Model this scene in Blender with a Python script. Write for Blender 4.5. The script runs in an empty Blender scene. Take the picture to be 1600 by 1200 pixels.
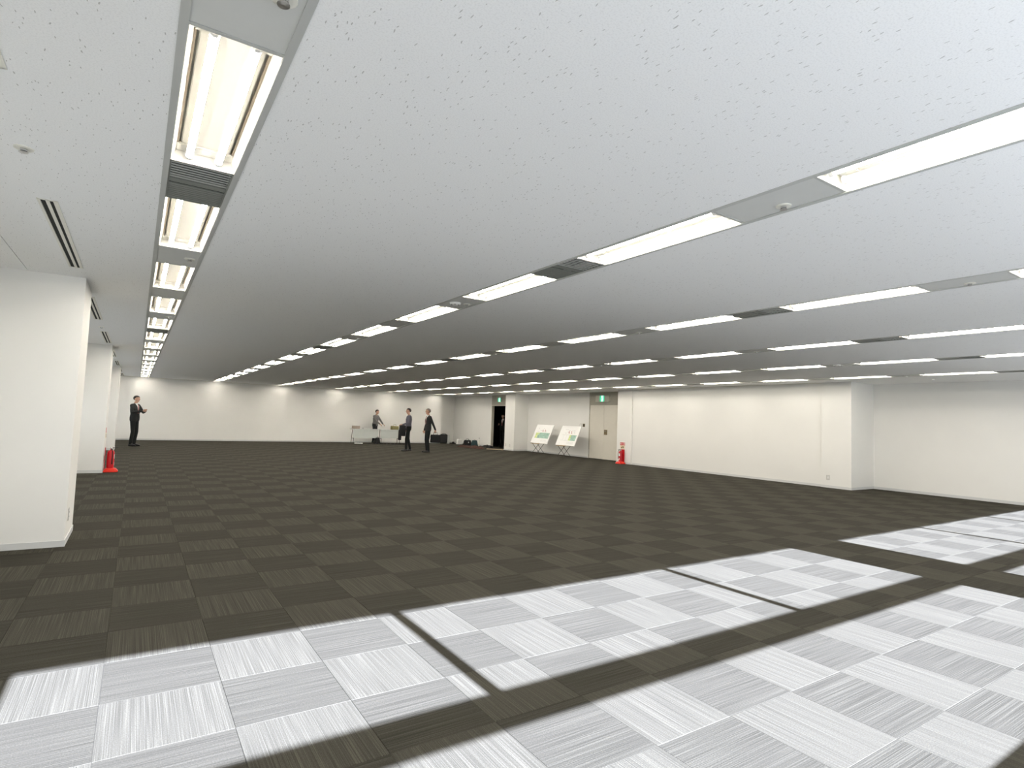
import bpy, bmesh, math, random
import numpy as np
from mathutils import Vector, Matrix, noise

random.seed(7)
scene = bpy.context.scene
C = scene.collection
PI = math.pi

# ------------------------------------------------------------------ camera
cam_data = bpy.data.cameras.new('camera')
cam_data.sensor_fit = 'HORIZONTAL'
cam_data.sensor_width = 36.0
FPX = 886.907
cam_data.lens = FPX / 1600 * 36.0
cam_data.shift_x = 4.63 / 1600
cam_data.shift_y = 0.958 / 1600
cam_data.clip_start = 0.05
cam_data.clip_end = 200
cam = bpy.data.objects.new('camera', cam_data)
C.objects.link(cam)
CR = Vector((0.83528596, -0.54857986, 0.0368443))
CU = Vector((-0.06556741, -0.03285293, 0.99730717))
CF = Vector((0.54589219, 0.83545247, 0.06341055))
CP = Vector((0.0538, -2.7207, 1.3550))
m = Matrix.Identity(4)
for i in range(3):
    m[i][0], m[i][1], m[i][2], m[i][3] = CR[i], CU[i], -CF[i], CP[i]
cam.matrix_world = m
scene.camera = cam


def pix(p):
    d = Vector(p) - CP
    z = d.dot(CF)
    return (795.37 + FPX * d.dot(CR) / z, 600.958 - FPX * d.dot(CU) / z, z)


# ------------------------------------------------------------------ world, sun, exposure
world = bpy.data.worlds.new('sky')
scene.world = world
world.use_nodes = True
bg = world.node_tree.nodes['Background']
bg.inputs['Color'].default_value = (0.93, 0.95, 1.0, 1)
bg.inputs['Strength'].default_value = 2.95

sun_data = bpy.data.lights.new('sun', 'SUN')
sun_data.energy = 114.0
sun_data.angle = math.radians(0.53)
sun_data.color = (0.74, 0.775, 1.0)
sun = bpy.data.objects.new('sun', sun_data)
C.objects.link(sun)
SUN_TAN = 0.576
sun.rotation_euler = Vector((0, 1, -SUN_TAN)).to_track_quat('-Z', 'Y').to_euler()
sun.location = (4, -14, 9)
TUBE_STRENGTH = 88.0

scene.view_settings.view_transform = 'Standard'
scene.view_settings.look = 'None'
scene.view_settings.gamma = 1.0
scene.view_settings.use_curve_mapping = False
scene.view_settings.exposure = 0.0
scene.cycles.max_bounces = 10
scene.cycles.diffuse_bounces = 6
scene.cycles.transparent_max_bounces = 12
scene.cycles.sample_clamp_indirect = 20.0

# ------------------------------------------------------------------ materials
MATS = {}


def mat(name, col, rough=0.6, metal=0.0, var=0.06, scale=8.0, bump=0.0, bscale=200.0, spec=0.3, emit=None, estr=0.0):
    if name in MATS:
        return MATS[name]
    mt = bpy.data.materials.new(name)
    mt.use_nodes = True
    nt = mt.node_tree
    b = nt.nodes['Principled BSDF']
    b.inputs['Roughness'].default_value = rough
    b.inputs['Metallic'].default_value = metal
    b.inputs['Specular IOR Level'].default_value = spec
    tc = nt.nodes.new('ShaderNodeTexCoord')
    n = nt.nodes.new('ShaderNodeTexNoise')
    n.inputs['Scale'].default_value = scale
    n.inputs['Detail'].default_value = 3
    nt.links.new(tc.outputs['Object'], n.inputs['Vector'])
    r = nt.nodes.new('ShaderNodeValToRGB')
    r.color_ramp.elements[0].position = 0.3
    r.color_ramp.elements[1].position = 0.7
    r.color_ramp.elements[0].color = [c * (1 - var) for c in col] + [1]
    r.color_ramp.elements[1].color = [min(1, c * (1 + var)) for c in col] + [1]
    nt.links.new(n.outputs['Fac'], r.inputs['Fac'])
    nt.links.new(r.outputs['Color'], b.inputs['Base Color'])
    if bump:
        n2 = nt.nodes.new('ShaderNodeTexNoise')
        n2.inputs['Scale'].default_value = bscale
        n2.inputs['Detail'].default_value = 2
        nt.links.new(tc.outputs['Object'], n2.inputs['Vector'])
        bp = nt.nodes.new('ShaderNodeBump')
        bp.inputs['Strength'].default_value = bump
        bp.inputs['Distance'].default_value = 0.002
        nt.links.new(n2.outputs['Fac'], bp.inputs['Height'])
        nt.links.new(bp.outputs['Normal'], b.inputs['Normal'])
    if emit:
        b.inputs['Emission Color'].default_value = list(emit) + [1]
        b.inputs['Emission Strength'].default_value = estr
    MATS[name] = mt
    return mt


M_WALL = mat('white_wall_paint', (0.80, 0.795, 0.77), 0.75, var=0.012, scale=1.5, bump=0.15, bscale=120)
M_BASE = mat('vinyl_baseboard', (0.62, 0.63, 0.63), 0.5, var=0.02)
M_SLAB = mat('slab_grey', (0.12, 0.12, 0.12), 0.9)
M_RAIL = mat('grey_aluminium_rail', (0.50, 0.51, 0.49), 0.45, var=0.02, spec=0.4)
M_PANEL = mat('filler_panel_paint', (0.62, 0.63, 0.61), 0.55, var=0.015)
M_HOUSE = mat('lamp_housing_white', (0.86, 0.84, 0.78), 0.35, var=0.01)
M_SLIT = mat('lamp_slit_brown', (0.30, 0.25, 0.20), 0.6, var=0.03)
M_VENT = mat('vent_grey_metal', (0.22, 0.23, 0.21), 0.45, var=0.04)
M_VENTD = mat('vent_dark_interior', (0.02, 0.022, 0.02), 0.8)
M_SLATL = mat('vent_slat_light', (0.46, 0.47, 0.44), 0.4, var=0.03)
M_CREAM = mat('cream_painted_metal', (0.78, 0.77, 0.70), 0.4, var=0.01)
M_STEEL = mat('brushed_steel', (0.55, 0.54, 0.52), 0.3, 0.9, var=0.05)
M_CHROME = mat('chrome', (0.7, 0.7, 0.7), 0.12, 1.0, var=0.02)
M_BLACK = mat('black_plastic', (0.012, 0.012, 0.012), 0.45, var=0.1)
M_DARKCLOTH = mat('black_fabric', (0.012, 0.012, 0.013), 0.85, var=0.2, scale=40)
M_TEAL = mat('dark_teal_fabric', (0.03, 0.06, 0.065), 0.85, var=0.2, scale=40)
M_RED = mat('red_enamel', (0.55, 0.012, 0.02), 0.3, var=0.03, spec=0.5)
M_REDBASE = mat('red_plastic', (0.72, 0.03, 0.015), 0.4, var=0.03)
M_WHITE = mat('white_plastic', (0.82, 0.82, 0.80), 0.45, var=0.01)
M_DOOR = mat('door_beige_paint', (0.66, 0.63, 0.56), 0.5, var=0.012)
M_TRANS = mat('door_transom_paint', (0.42, 0.40, 0.34), 0.5, var=0.02)
M_BRASS = mat('bronze_lock_plate', (0.25, 0.20, 0.12), 0.4, 0.5, var=0.15, scale=30)
M_UNLIT = mat('unlit_dark', (0.025, 0.027, 0.025), 0.8)  # darkness of the unlit corridor put into a near-black colour
M_FRAME = mat('window_aluminium', (0.45, 0.46, 0.46), 0.4, 0.3, var=0.02)
M_WOODLEG = mat('stand_wood', (0.42, 0.26, 0.10), 0.5, var=0.15)
M_LEGMETAL = mat('stand_dark_metal', (0.05, 0.045, 0.04), 0.4, 0.6)
M_BOARD = mat('white_foam_board', (0.84, 0.84, 0.83), 0.5, var=0.008)
M_MAPG = mat('print_green', (0.33, 0.50, 0.42), 0.6, var=0.25, scale=14)
M_MAPY = mat('print_yellow_green', (0.58, 0.66, 0.28), 0.6, var=0.2, scale=14)
M_INKR = mat('print_red_ink', (0.40, 0.12, 0.12), 0.6)
M_INKG = mat('print_grey_ink', (0.45, 0.47, 0.46), 0.6)
M_TABLE = mat('table_pale_grey', (0.60, 0.63, 0.61), 0.5, var=0.02)
M_CARD = mat('cardboard', (0.50, 0.38, 0.24), 0.8, var=0.06)
M_OLIVE = mat('olive_canvas', (0.22, 0.20, 0.09), 0.85, var=0.1)
M_BROWN = mat('brown_cloth', (0.075, 0.038, 0.03), 0.9, var=0.5, scale=18)
M_PLANK = mat('pale_wood', (0.60, 0.48, 0.32), 0.6, var=0.08)
M_SUIT = mat('charcoal_suit', (0.020, 0.022, 0.022), 0.85, var=0.15, scale=30)
M_TROUSER = mat('black_trousers', (0.010, 0.011, 0.011), 0.85, var=0.15, scale=30)
M_SHIRT = mat('white_shirt', (0.75, 0.75, 0.74), 0.8, var=0.02)
M_GREYTOP = mat('grey_blue_jacket', (0.10, 0.10, 0.125), 0.85, var=0.1, scale=30)
M_GREYMID = mat('mid_grey_jacket', (0.14, 0.135, 0.13), 0.85, var=0.1, scale=30)
M_SKIN = mat('skin', (0.50, 0.30, 0.22), 0.55, var=0.05)
M_HAIR = mat('dark_hair', (0.015, 0.012, 0.010), 0.6, var=0.3, scale=60)
M_HAIRG = mat('grey_hair', (0.18, 0.16, 0.15), 0.6, var=0.3, scale=60)
M_SHOE = mat('black_leather', (0.010, 0.010, 0.010), 0.3, spec=0.5)
M_SIGNG = mat('exit_sign_green', (0.02, 0.35, 0.18), 0.4, emit=(0.03, 0.62, 0.33), estr=0.9)
M_SIGNW = mat('exit_sign_white', (0.8, 0.85, 0.85), 0.4, emit=(0.78, 1.0, 0.97), estr=1.0)


def tube_mat():
    mt = bpy.data.materials.new('fluorescent_tube_glow')
    mt.use_nodes = True
    nt = mt.node_tree
    nt.nodes.clear()
    o = nt.nodes.new('ShaderNodeOutputMaterial')
    e = nt.nodes.new('ShaderNodeEmission')
    e.inputs['Color'].default_value = (1.0, 0.93, 0.815, 1)
    e.inputs['Strength'].default_value = TUBE_STRENGTH
    nt.links.new(e.outputs[0], o.inputs[0])
    return mt


def glass_mat():
    mt = bpy.data.materials.new('window_glass')
    mt.use_nodes = True
    nt = mt.node_tree
    nt.nodes.clear()
    o = nt.nodes.new('ShaderNodeOutputMaterial')
    t = nt.nodes.new('ShaderNodeBsdfTransparent')
    t.inputs['Color'].default_value = (0.93, 0.97, 0.96, 1)
    g = nt.nodes.new('ShaderNodeBsdfGlossy')
    g.inputs['Roughness'].default_value = 0.02
    mx = nt.nodes.new('ShaderNodeMixShader')
    mx.inputs[0].default_value = 0.06
    nt.links.new(t.outputs[0], mx.inputs[1])
    nt.links.new(g.outputs[0], mx.inputs[2])
    nt.links.new(mx.outputs[0], o.inputs[0])
    return mt


def ceiling_mat():
    mt = bpy.data.materials.new('rockwool_ceiling_board')
    mt.use_nodes = True
    nt = mt.node_tree
    b = nt.nodes['Principled BSDF']
    b.inputs['Roughness'].default_value = 0.9
    b.inputs['Specular IOR Level'].default_value = 0.1
    tc = nt.nodes.new('ShaderNodeTexCoord')
    # short fissures: stretched voronoi cells, turned by a low frequency noise
    nz = nt.nodes.new('ShaderNodeTexNoise')
    nz.inputs['Scale'].default_value = 9.0
    nz.inputs['Detail'].default_value = 2
    nt.links.new(tc.outputs['Object'], nz.inputs['Vector'])
    sep = nt.nodes.new('ShaderNodeMixRGB')
    sep.blend_type = 'ADD'
    sep.inputs[0].default_value = 0.05
    nt.links.new(tc.outputs['Object'], sep.inputs[1])
    nt.links.new(nz.outputs['Color'], sep.inputs[2])
    mp = nt.nodes.new('ShaderNodeMapping')
    mp.inputs['Rotation'].default_value = (0, 0, 0.35)
    mp.inputs['Scale'].default_value = (78, 20, 1)
    nt.links.new(sep.outputs[0], mp.inputs['Vector'])
    v = nt.nodes.new('ShaderNodeTexVoronoi')
    v.inputs['Scale'].default_value = 1.0
    v.inputs['Randomness'].default_value = 1.0
    nt.links.new(mp.outputs[0], v.inputs['Vector'])
    th = nt.nodes.new('ShaderNodeMath')
    th.operation = 'LESS_THAN'
    th.inputs[1].default_value = 0.16
    nt.links.new(v.outputs['Distance'], th.inputs[0])
    # only some of the cells carry a fissure
    sel = nt.nodes.new('ShaderNodeSeparateColor')
    nt.links.new(v.outputs['Color'], sel.inputs[0])
    th2 = nt.nodes.new('ShaderNodeMath')
    th2.operation = 'GREATER_THAN'
    th2.inputs[1].default_value = 0.50
    nt.links.new(sel.outputs[0], th2.inputs[0])
    mu = nt.nodes.new('ShaderNodeMath')
    mu.operation = 'MULTIPLY'
    nt.links.new(th.outputs[0], mu.inputs[0])
    nt.links.new(th2.outputs[0], mu.inputs[1])
    # very fine pinholes
    n2 = nt.nodes.new('ShaderNodeTexNoise')
    n2.inputs['Scale'].default_value = 160
    n2.inputs['Detail'].default_value = 2
    nt.links.new(tc.outputs['Object'], n2.inputs['Vector'])
    rp = nt.nodes.new('ShaderNodeValToRGB')
    rp.color_ramp.elements[0].position = 0.33
    rp.color_ramp.elements[1].position = 0.52
    rp.color_ramp.elements[0].color = (0.83, 0.84, 0.84, 1)
    rp.color_ramp.elements[1].color = (0.90, 0.91, 0.91, 1)
    nt.links.new(n2.outputs['Fac'], rp.inputs['Fac'])
    mx = nt.nodes.new('ShaderNodeMixRGB')
    mx.inputs[2].default_value = (0.55, 0.55, 0.54, 1)
    nt.links.new(mu.outputs[0], mx.inputs[0])
    nt.links.new(rp.outputs['Color'], mx.inputs[1])
    nt.links.new(mx.outputs[0], b.inputs['Base Color'])
    return mt


def carpet_mat():
    """charcoal loop-pile tile: streaks along the local u axis of the tile's UV"""
    mt = bpy.data.materials.new('striped_loop_carpet')
    mt.use_nodes = True
    nt = mt.node_tree
    L = nt.links.new
    b = nt.nodes['Principled BSDF']
    b.inputs['Roughness'].default_value = 0.95
    b.inputs['Specular IOR Level'].default_value = 0.05
    uv = nt.nodes.new('ShaderNodeUVMap')
    uv.uv_map = 'tile'
    oi = nt.nodes.new('ShaderNodeObjectInfo')
    sc_ = nt.nodes.new('ShaderNodeMath')
    sc_.operation = 'MULTIPLY'
    sc_.inputs[1].default_value = 97.0
    L(oi.outputs['Random'], sc_.inputs[0])
    cmb = nt.nodes.new('ShaderNodeCombineXYZ')
    L(sc_.outputs[0], cmb.inputs['X'])
    L(sc_.outputs[0], cmb.inputs['Y'])
    ad = nt.nodes.new('ShaderNodeVectorMath')
    ad.operation = 'ADD'
    L(uv.outputs[0], ad.inputs[0])
    L(cmb.outputs[0], ad.inputs[1])

    def streak(su, sv, detail):
        mp = nt.nodes.new('ShaderNodeMapping')
        mp.inputs['Scale'].default_value = (su, sv, 1)
        L(ad.outputs[0], mp.inputs['Vector'])
        n = nt.nodes.new('ShaderNodeTexNoise')
        n.noise_dimensions = '2D'
        n.inputs['Scale'].default_value = 1.0
        n.inputs['Detail'].default_value = detail
        L(mp.outputs[0], n.inputs['Vector'])
        return n
    s1 = streak(0.7, 120, 1.0)     # yarn rows
    s2 = streak(0.6, 24, 1.0)     # broad bands
    s3 = streak(85, 110, 1.0)    # loops
    m1 = nt.nodes.new('ShaderNodeMath')
    m1.operation = 'MULTIPLY'
    m1.inputs[1].default_value = 0.54
    L(s1.outputs['Fac'], m1.inputs[0])
    m2 = nt.nodes.new('ShaderNodeMath')
    m2.operation = 'MULTIPLY_ADD'
    m2.inputs[1].default_value = 0.16
    L(s2.outputs['Fac'], m2.inputs[0])
    L(m1.outputs[0], m2.inputs[2])
    m3 = nt.nodes.new('ShaderNodeMath')
    m3.operation = 'MULTIPLY_ADD'
    m3.inputs[1].default_value = 0.30
    L(s3.outputs['Fac'], m3.inputs[0])
    L(m2.outputs[0], m3.inputs[2])
    rp = nt.nodes.new('ShaderNodeValToRGB')
    e = rp.color_ramp.elements
    e[0].position = 0.34
    e[0].color = (0.034, 0.032, 0.0255, 1)
    e[1].position = 0.68
    e[1].color = (0.072, 0.0675, 0.0540, 1)
    k = rp.color_ramp.elements.new(0.52)
    k.color = (0.049, 0.046, 0.0370, 1)
    L(m3.outputs[0], rp.inputs['Fac'])
    # pile sheen of the two laying directions is put into the colour (third vertex attribute)
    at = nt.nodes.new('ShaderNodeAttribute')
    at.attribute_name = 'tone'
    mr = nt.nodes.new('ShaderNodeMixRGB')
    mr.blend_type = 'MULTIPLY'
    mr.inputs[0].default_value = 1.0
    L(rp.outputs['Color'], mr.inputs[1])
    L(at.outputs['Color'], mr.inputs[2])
    L(mr.outputs[0], b.inputs['Base Color'])
    bp = nt.nodes.new('ShaderNodeBump')
    bp.inputs['Strength'].default_value = 0.5
    bp.inputs['Distance'].default_value = 0.003
    L(m3.outputs[0], bp.inputs['Height'])
    L(bp.outputs['Normal'], b.inputs['Normal'])
    return mt


M_TUBE = tube_mat()
M_GLASS = glass_mat()
M_CEIL = ceiling_mat()
M_CARPET = carpet_mat()


# ------------------------------------------------------------------ mesh helpers
KIDS = {}


class MB:
    def __init__(self):
        self.v = []
        self.f = []

    def box(self, x0, x1, y0, y1, z0, z1):
        n = len(self.v)
        self.v += [(x0, y0, z0), (x1, y0, z0), (x1, y1, z0), (x0, y1, z0), (x0, y0, z1), (x1, y0, z1), (x1, y1, z1), (x0, y1, z1)]
        self.f += [tuple(n + i for i in q) for q in ((3, 2, 1, 0), (4, 5, 6, 7), (0, 1, 5, 4), (1, 2, 6, 5), (2, 3, 7, 6), (3, 0, 4, 7))]
        return self

    def quad(self, a, b, c, d):
        n = len(self.v)
        self.v += [tuple(a), tuple(b), tuple(c), tuple(d)]
        self.f.append((n, n + 1, n + 2, n + 3))
        return self

    def poly_prism(self, pts, z0, z1):
        n = len(self.v)
        k = len(pts)
        self.v += [(x, y, z0) for x, y in pts] + [(x, y, z1) for x, y in pts]
        self.f.append(tuple(n + i for i in reversed(range(k))))
        self.f.append(tuple(n + k + i for i in range(k)))
        for i in range(k):
            j = (i + 1) % k
            self.f.append((n + i, n + j, n + k + j, n + k + i))
        return self

    def tube(self, pts, r, seg=8, cap=True):
        """round bar along a polyline; r number or list"""
        pts = [Vector(p) for p in pts]
        rs = r if isinstance(r, (list, tuple)) else [r] * len(pts)
        n0 = len(self.v)
        for i, p in enumerate(pts):
            if i == 0:
                d = pts[1] - pts[0]
            elif i == len(pts) - 1:
                d = pts[-1] - pts[-2]
            else:
                d = (pts[i + 1] - pts[i]).normalized() + (pts[i] - pts[i - 1]).normalized()
            d.normalize()
            a = Vector((0, 0, 1)) if abs(d.z) < 0.9 else Vector((1, 0, 0))
            s = d.cross(a).normalized()
            t = s.cross(d)
            for k in range(seg):
                w = 2 * PI * k / seg
                self.v.append(tuple(p + rs[i] * (math.cos(w) * s + math.sin(w) * t)))
        for i in range(len(pts) - 1):
            for k in range(seg):
                q = (k + 1) % seg
                self.f.append((n0 + i * seg + k, n0 + i * seg + q, n0 + (i + 1) * seg + q, n0 + (i + 1) * seg + k))
        if cap:
            self.f.append(tuple(n0 + k for k in reversed(range(seg))))
            e = n0 + (len(pts) - 1) * seg
            self.f.append(tuple(e + k for k in range(seg)))
        return self

    def lathe(self, prof, cx=0, cy=0, seg=20):
        """profile [(r,z)] around vertical axis"""
        n0 = len(self.v)
        for r, z in prof:
            for k in range(seg):
                w = 2 * PI * k / seg
                self.v.append((cx + r * math.cos(w), cy + r * math.sin(w), z))
        for i in range(len(prof) - 1):
            for k in range(seg):
                q = (k + 1) % seg
                self.f.append((n0 + i * seg + k, n0 + i * seg + q, n0 + (i + 1) * seg + q, n0 + (i + 1) * seg + k))
        self.f.append(tuple(n0 + k for k in reversed(range(seg))))
        e = n0 + (len(prof) - 1) * seg
        self.f.append(tuple(e + k for k in range(seg)))
        return self

    def build(self, name, material, parent=None, smooth=False, bevel=0.0, bseg=2):
        me = bpy.data.meshes.new(name)
        me.from_pydata(self.v, [], self.f)
        me.update()
        bm = bmesh.new()
        bm.from_mesh(me)
        bmesh.ops.recalc_face_normals(bm, faces=bm.faces)
        if bevel:
            es = [e for e in bm.edges if len(e.link_faces) == 2 and e.calc_face_angle(0) > 0.6]
            bmesh.ops.bevel(bm, geom=es, offset=bevel, segments=bseg, affect='EDGES', clamp_overlap=True)
        bm.to_mesh(me)
        bm.free()
        if smooth:
            for p in me.polygons:
                p.use_smooth = True
            try:
                me.set_sharp_from_angle(angle=0.7)
            except Exception:
                pass
        me.materials.append(material)
        o = bpy.data.objects.new(name, me)
        C.objects.link(o)
        if parent:
            o.parent = parent
            KIDS.setdefault(parent.name, []).append(o)
        return o


def empty(name, loc=(0, 0, 0), rz=0.0):
    o = bpy.data.objects.new(name, None)
    o.empty_display_size = 0.1
    C.objects.link(o)
    o.location = loc
    o.rotation_euler = (0, 0, rz)
    return o


def tag(o, label=None, cat=None, group=None, kind=None):
    if label:
        o['label'] = label
    if cat:
        o['category'] = cat
    if group:
        o['group'] = group
    if kind:
        o['kind'] = kind
    return o


def copy_tree(o, parent=None):
    c = o.copy()
    C.objects.link(c)
    c.parent = parent
    for ch in KIDS.get(o.name, []):
        copy_tree(ch, c)
    return c


def struct(o, label=None, cat=None):
    o['kind'] = 'structure'
    if label:
        o['label'] = label
    if cat:
        o['category'] = cat
    return o


ORD = ['first', 'second', 'third', 'fourth', 'fifth', 'sixth', 'seventh', 'eighth', 'ninth', 'tenth', 'eleventh',
       'twelfth', 'thirteenth', 'fourteenth', 'fifteenth', 'sixteenth']

# ------------------------------------------------------------------ room dimensions
H = 2.60
XL = -1.30          # left wall, with added windows
YN = -3.25          # near window wall (behind the camera)
YF = 25.24          # far wall
XR = 15.53
ROW0, ROWD = 0.26, 2.64
NROW = 6
MOD, FY0 = 1.81, -0.65
HW = 0.17

# ------------------------------------------------------------------ floor with carpet tiles
floor = MB().box(XL - 0.2, 16.0, YN - 0.2, 26.2, -0.16, -0.006).build('floor', mat('carpet_backing', (0.045, 0.042, 0.033), 0.95))
struct(floor, 'dark carpeted floor of the empty office', 'floor')

T = 0.5
SHEEN_Y = 1.12  # lighter and darker pile sheen, multiplied into the carpet colour
SHEEN_X = 0.85


def tile_mesh():
    w, b = T / 2 - 0.0006, 0.0016
    v = [(-w, -w, -0.0055), (w, -w, -0.0055), (w, w, -0.0055), (-w, w, -0.0055),
         (-w, -w, -b), (w, -w, -b), (w, w, -b), (-w, w, -b),
         (-w + b, -w + b, 0), (w - b, -w + b, 0), (w - b, w - b, 0), (-w + b, w - b, 0)]
    f = [(8, 9, 10, 11)]
    for a in range(4):
        c = (a + 1) % 4
        f.append((a, c, 4 + c, 4 + a))
        f.append((4 + a, 4 + c, 8 + c, 8 + a))
    return v, f


TV, TF = tile_mesh()


def set_tile_layers(me, tiles):
    """tiles: list of (rotated, offset) per 12-vertex tile"""
    uvl = me.uv_layers.new(name='tile')
    for lp in me.loops:
        t, lv = divmod(lp.vertex_index, 12)
        rot, off = tiles[t]
        x, y = TV[lv][0] / T + 0.5, TV[lv][1] / T + 0.5
        u, v_ = (y, x) if not rot else (x, y)
        uvl.data[lp.index].uv = (u + off, v_ + off * 1.7)
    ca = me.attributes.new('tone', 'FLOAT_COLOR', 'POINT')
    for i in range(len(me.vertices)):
        t = SHEEN_X if tiles[i // 12][0] else SHEEN_Y
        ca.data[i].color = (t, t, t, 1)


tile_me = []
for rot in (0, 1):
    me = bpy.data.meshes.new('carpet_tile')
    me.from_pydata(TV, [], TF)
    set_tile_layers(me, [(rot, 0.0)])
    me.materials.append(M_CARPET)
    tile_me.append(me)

solid = [(XL, -0.44, 4.19, 5.04), (XL, -0.44, 11.42, 12.27), (XL, -0.44, 18.65, 19.5),
         (14.42, 20, 4.19, 12.12), (15.17, 20, 12.12, 30), (14.42, 20, 18.70, 19.50), (14.0, 20, 25.9, 30), (-9, 14.0, YF, 30)]
cells = []
for i in range(int(math.floor(XL / T)), int(XR / T) + 1):
    for j in range(int(math.floor(YN / T)), int(26.0 / T) + 1):
        cx, cy = (i + 0.5) * T, (j + 0.5) * T
        if cx > XR + 0.1 or cy > 26.1:
            continue
        if any(a < cx - 0.25 and cx + 0.25 < b and c < cy - 0.25 and cy + 0.25 < d for a, b, c, d in solid):
            continue
        area = 0
        q = [pix((cx + sx * 0.25, cy + sy * 0.25, 0)) for sx, sy in ((-1, -1), (1, -1), (1, 1), (-1, 1))]
        if all(p[2] > 0.25 for p in q) and any(-5 < p[0] < 1605 and -5 < p[1] < 1205 for p in q):
            area = abs(sum(q[k][0] * q[(k + 1) % 4][1] - q[(k + 1) % 4][0] * q[k][1] for k in range(4))) / 2
            if not (-60 < sum(p[0] for p in q) / 4 < 1660 and sum(p[1] for p in q) / 4 < 1260):
                area *= 0.2
        cells.append((area, i, j, cx, cy))
cells.sort(reverse=True)
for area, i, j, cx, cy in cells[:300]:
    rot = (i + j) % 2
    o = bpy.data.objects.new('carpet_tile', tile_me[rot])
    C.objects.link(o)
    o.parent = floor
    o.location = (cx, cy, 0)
rest = cells[300:]
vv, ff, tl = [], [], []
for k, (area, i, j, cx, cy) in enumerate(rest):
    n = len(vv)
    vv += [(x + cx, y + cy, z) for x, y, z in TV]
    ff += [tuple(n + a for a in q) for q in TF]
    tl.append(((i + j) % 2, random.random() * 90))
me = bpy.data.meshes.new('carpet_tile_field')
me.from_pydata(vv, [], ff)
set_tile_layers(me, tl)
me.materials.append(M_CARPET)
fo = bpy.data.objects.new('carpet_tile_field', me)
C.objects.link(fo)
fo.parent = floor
fo['kind'] = 'stuff'

# ------------------------------------------------------------------ ceiling
cb = MB()
edges = [XL - 0.1]
for k in range(NROW):
    xc = ROW0 + ROWD * k
    edges += [xc - HW, xc + HW]
edges.append(15.7)
for a in range(0, len(edges), 2):
    x0, x1 = edges[a], edges[a + 1]
    if a == 0:
        cb.box(x0, -0.885, YN - 0.1, 26.1, H, H + 0.03)
        cb.box(-0.879, x1, YN - 0.1, 26.1, H, H + 0.03)
    else:
        cb.box(x0, x1, YN - 0.1, 26.1, H, H + 0.03)
# beyond the far wall recess and the strip ends
struct(cb.build('ceiling', M_CEIL), 'grey-white pitted acoustic board ceiling', 'ceiling')
struct(MB().box(XL - 0.3, 19.0, YN - 0.3, 27.0, H + 0.16, H + 0.3).build('light_block_slab', M_SLAB), 'added slab above the ceiling that blocks sky light', 'slab')  # added unseen slab, stops world light leaking in from above

rail_names = ['leftmost', 'second', 'third', 'fourth', 'fifth', 'rightmost']
for k in range(NROW):
    xc = ROW0 + ROWD * k
    b = MB()
    for s in (-1, 1):
        xo, xi = xc + s * (HW + 0.004), xc + s * (HW - 0.024)
        b.box(min(xo, xi), max(xo, xi), YN, YF, H - 0.004, H + 0.03)
        b.box(min(xi, xi + s * 0.004), max(xi, xi + s * 0.004), YN, YF, H + 0.03, H + 0.16)
    struct(b.build('trim_%d' % (k + 1), M_RAIL), 'grey metal rails framing the %s light row' % rail_names[k], 'trim')

# ------------------------------------------------------------------ lights in the strips
FW = 0.292


def make_fixture():
    r = empty('recessed_light')
    h = MB()
    w, L, d = FW / 2, 0.60, 0.095
    t = 0.004
    h.box(-w, w, -L, L, d, d + t)
    # sloped side wings
    for s in (-1, 1):
        h.quad((s * w, -L, 0), (s * w, L, 0), (s * (w - 0.020), L, 0.055), (s * (w - 0.020), -L, 0.055))
        h.box(min(s * w, s * (w - 0.003)), max(s * w, s * (w - 0.003)), -L, L, 0, d)
        h.quad((-w, s * L, 0), (w, s * L, 0), (w, s * (L - 0.01), d), (-w, s * (L - 0.01), d))
    h.build('housing', M_HOUSE, r)
    p = MB()
    p.box(-0.108, 0.108, -0.585, 0.585, 0.062, 0.075)
    p.box(-0.126, 0.126, -0.585, -0.50, 0.050, 0.062)
    p.box(-0.126, 0.126, 0.50, 0.585, 0.050, 0.062)
    p.build('reflector', M_HOUSE, r, bevel=0.004)
    for s in (-1, 1):
        MB().box(s * 0.121 - 0.004, s * 0.121 + 0.004, -0.5, 0.5, 0.056, 0.060).build('slit', M_SLIT, r)
    for s in (-1, 1):
        tb = MB().tube([(s * 0.066, -0.555, 0.032), (s * 0.066, 0.555, 0.032)], 0.0175, 12).build('tube', M_TUBE, r, smooth=True)
        tb.data.materials.append(M_WHITE)
        for p in tb.data.polygons:          # the lamp glows downwards, its back is white plastic
            if p.normal.z > -0.5 or abs(p.normal.y) > 0.9:
                p.material_index = 1
        for q in (-1, 1):
            e = MB().lathe([(0.021, 0), (0.022, 0.02)], 0, 0, 10)
            e.v = [(s * 0.066 + x, q * (0.556 + z), 0.032 + y) for x, y, z in e.v]
            e.build('lamp_holder', M_WHITE, tb)
    return r


fix0 = make_fixture()
fi_used = False


def row_word(k):
    return rail_names[k] + ' light row'


def in_frame(x0, x1, y0, y1):
    n = 0
    for a_ in range(7):
        for c_ in range(3):
            p = pix((x0 + (x1 - x0) * c_ / 2, y0 + (y1 - y0) * a_ / 6, H))
            n += p[2] > 0.2 and 0 < p[0] < 1600 and 0 < p[1] < 1200
    return n >= 1


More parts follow.
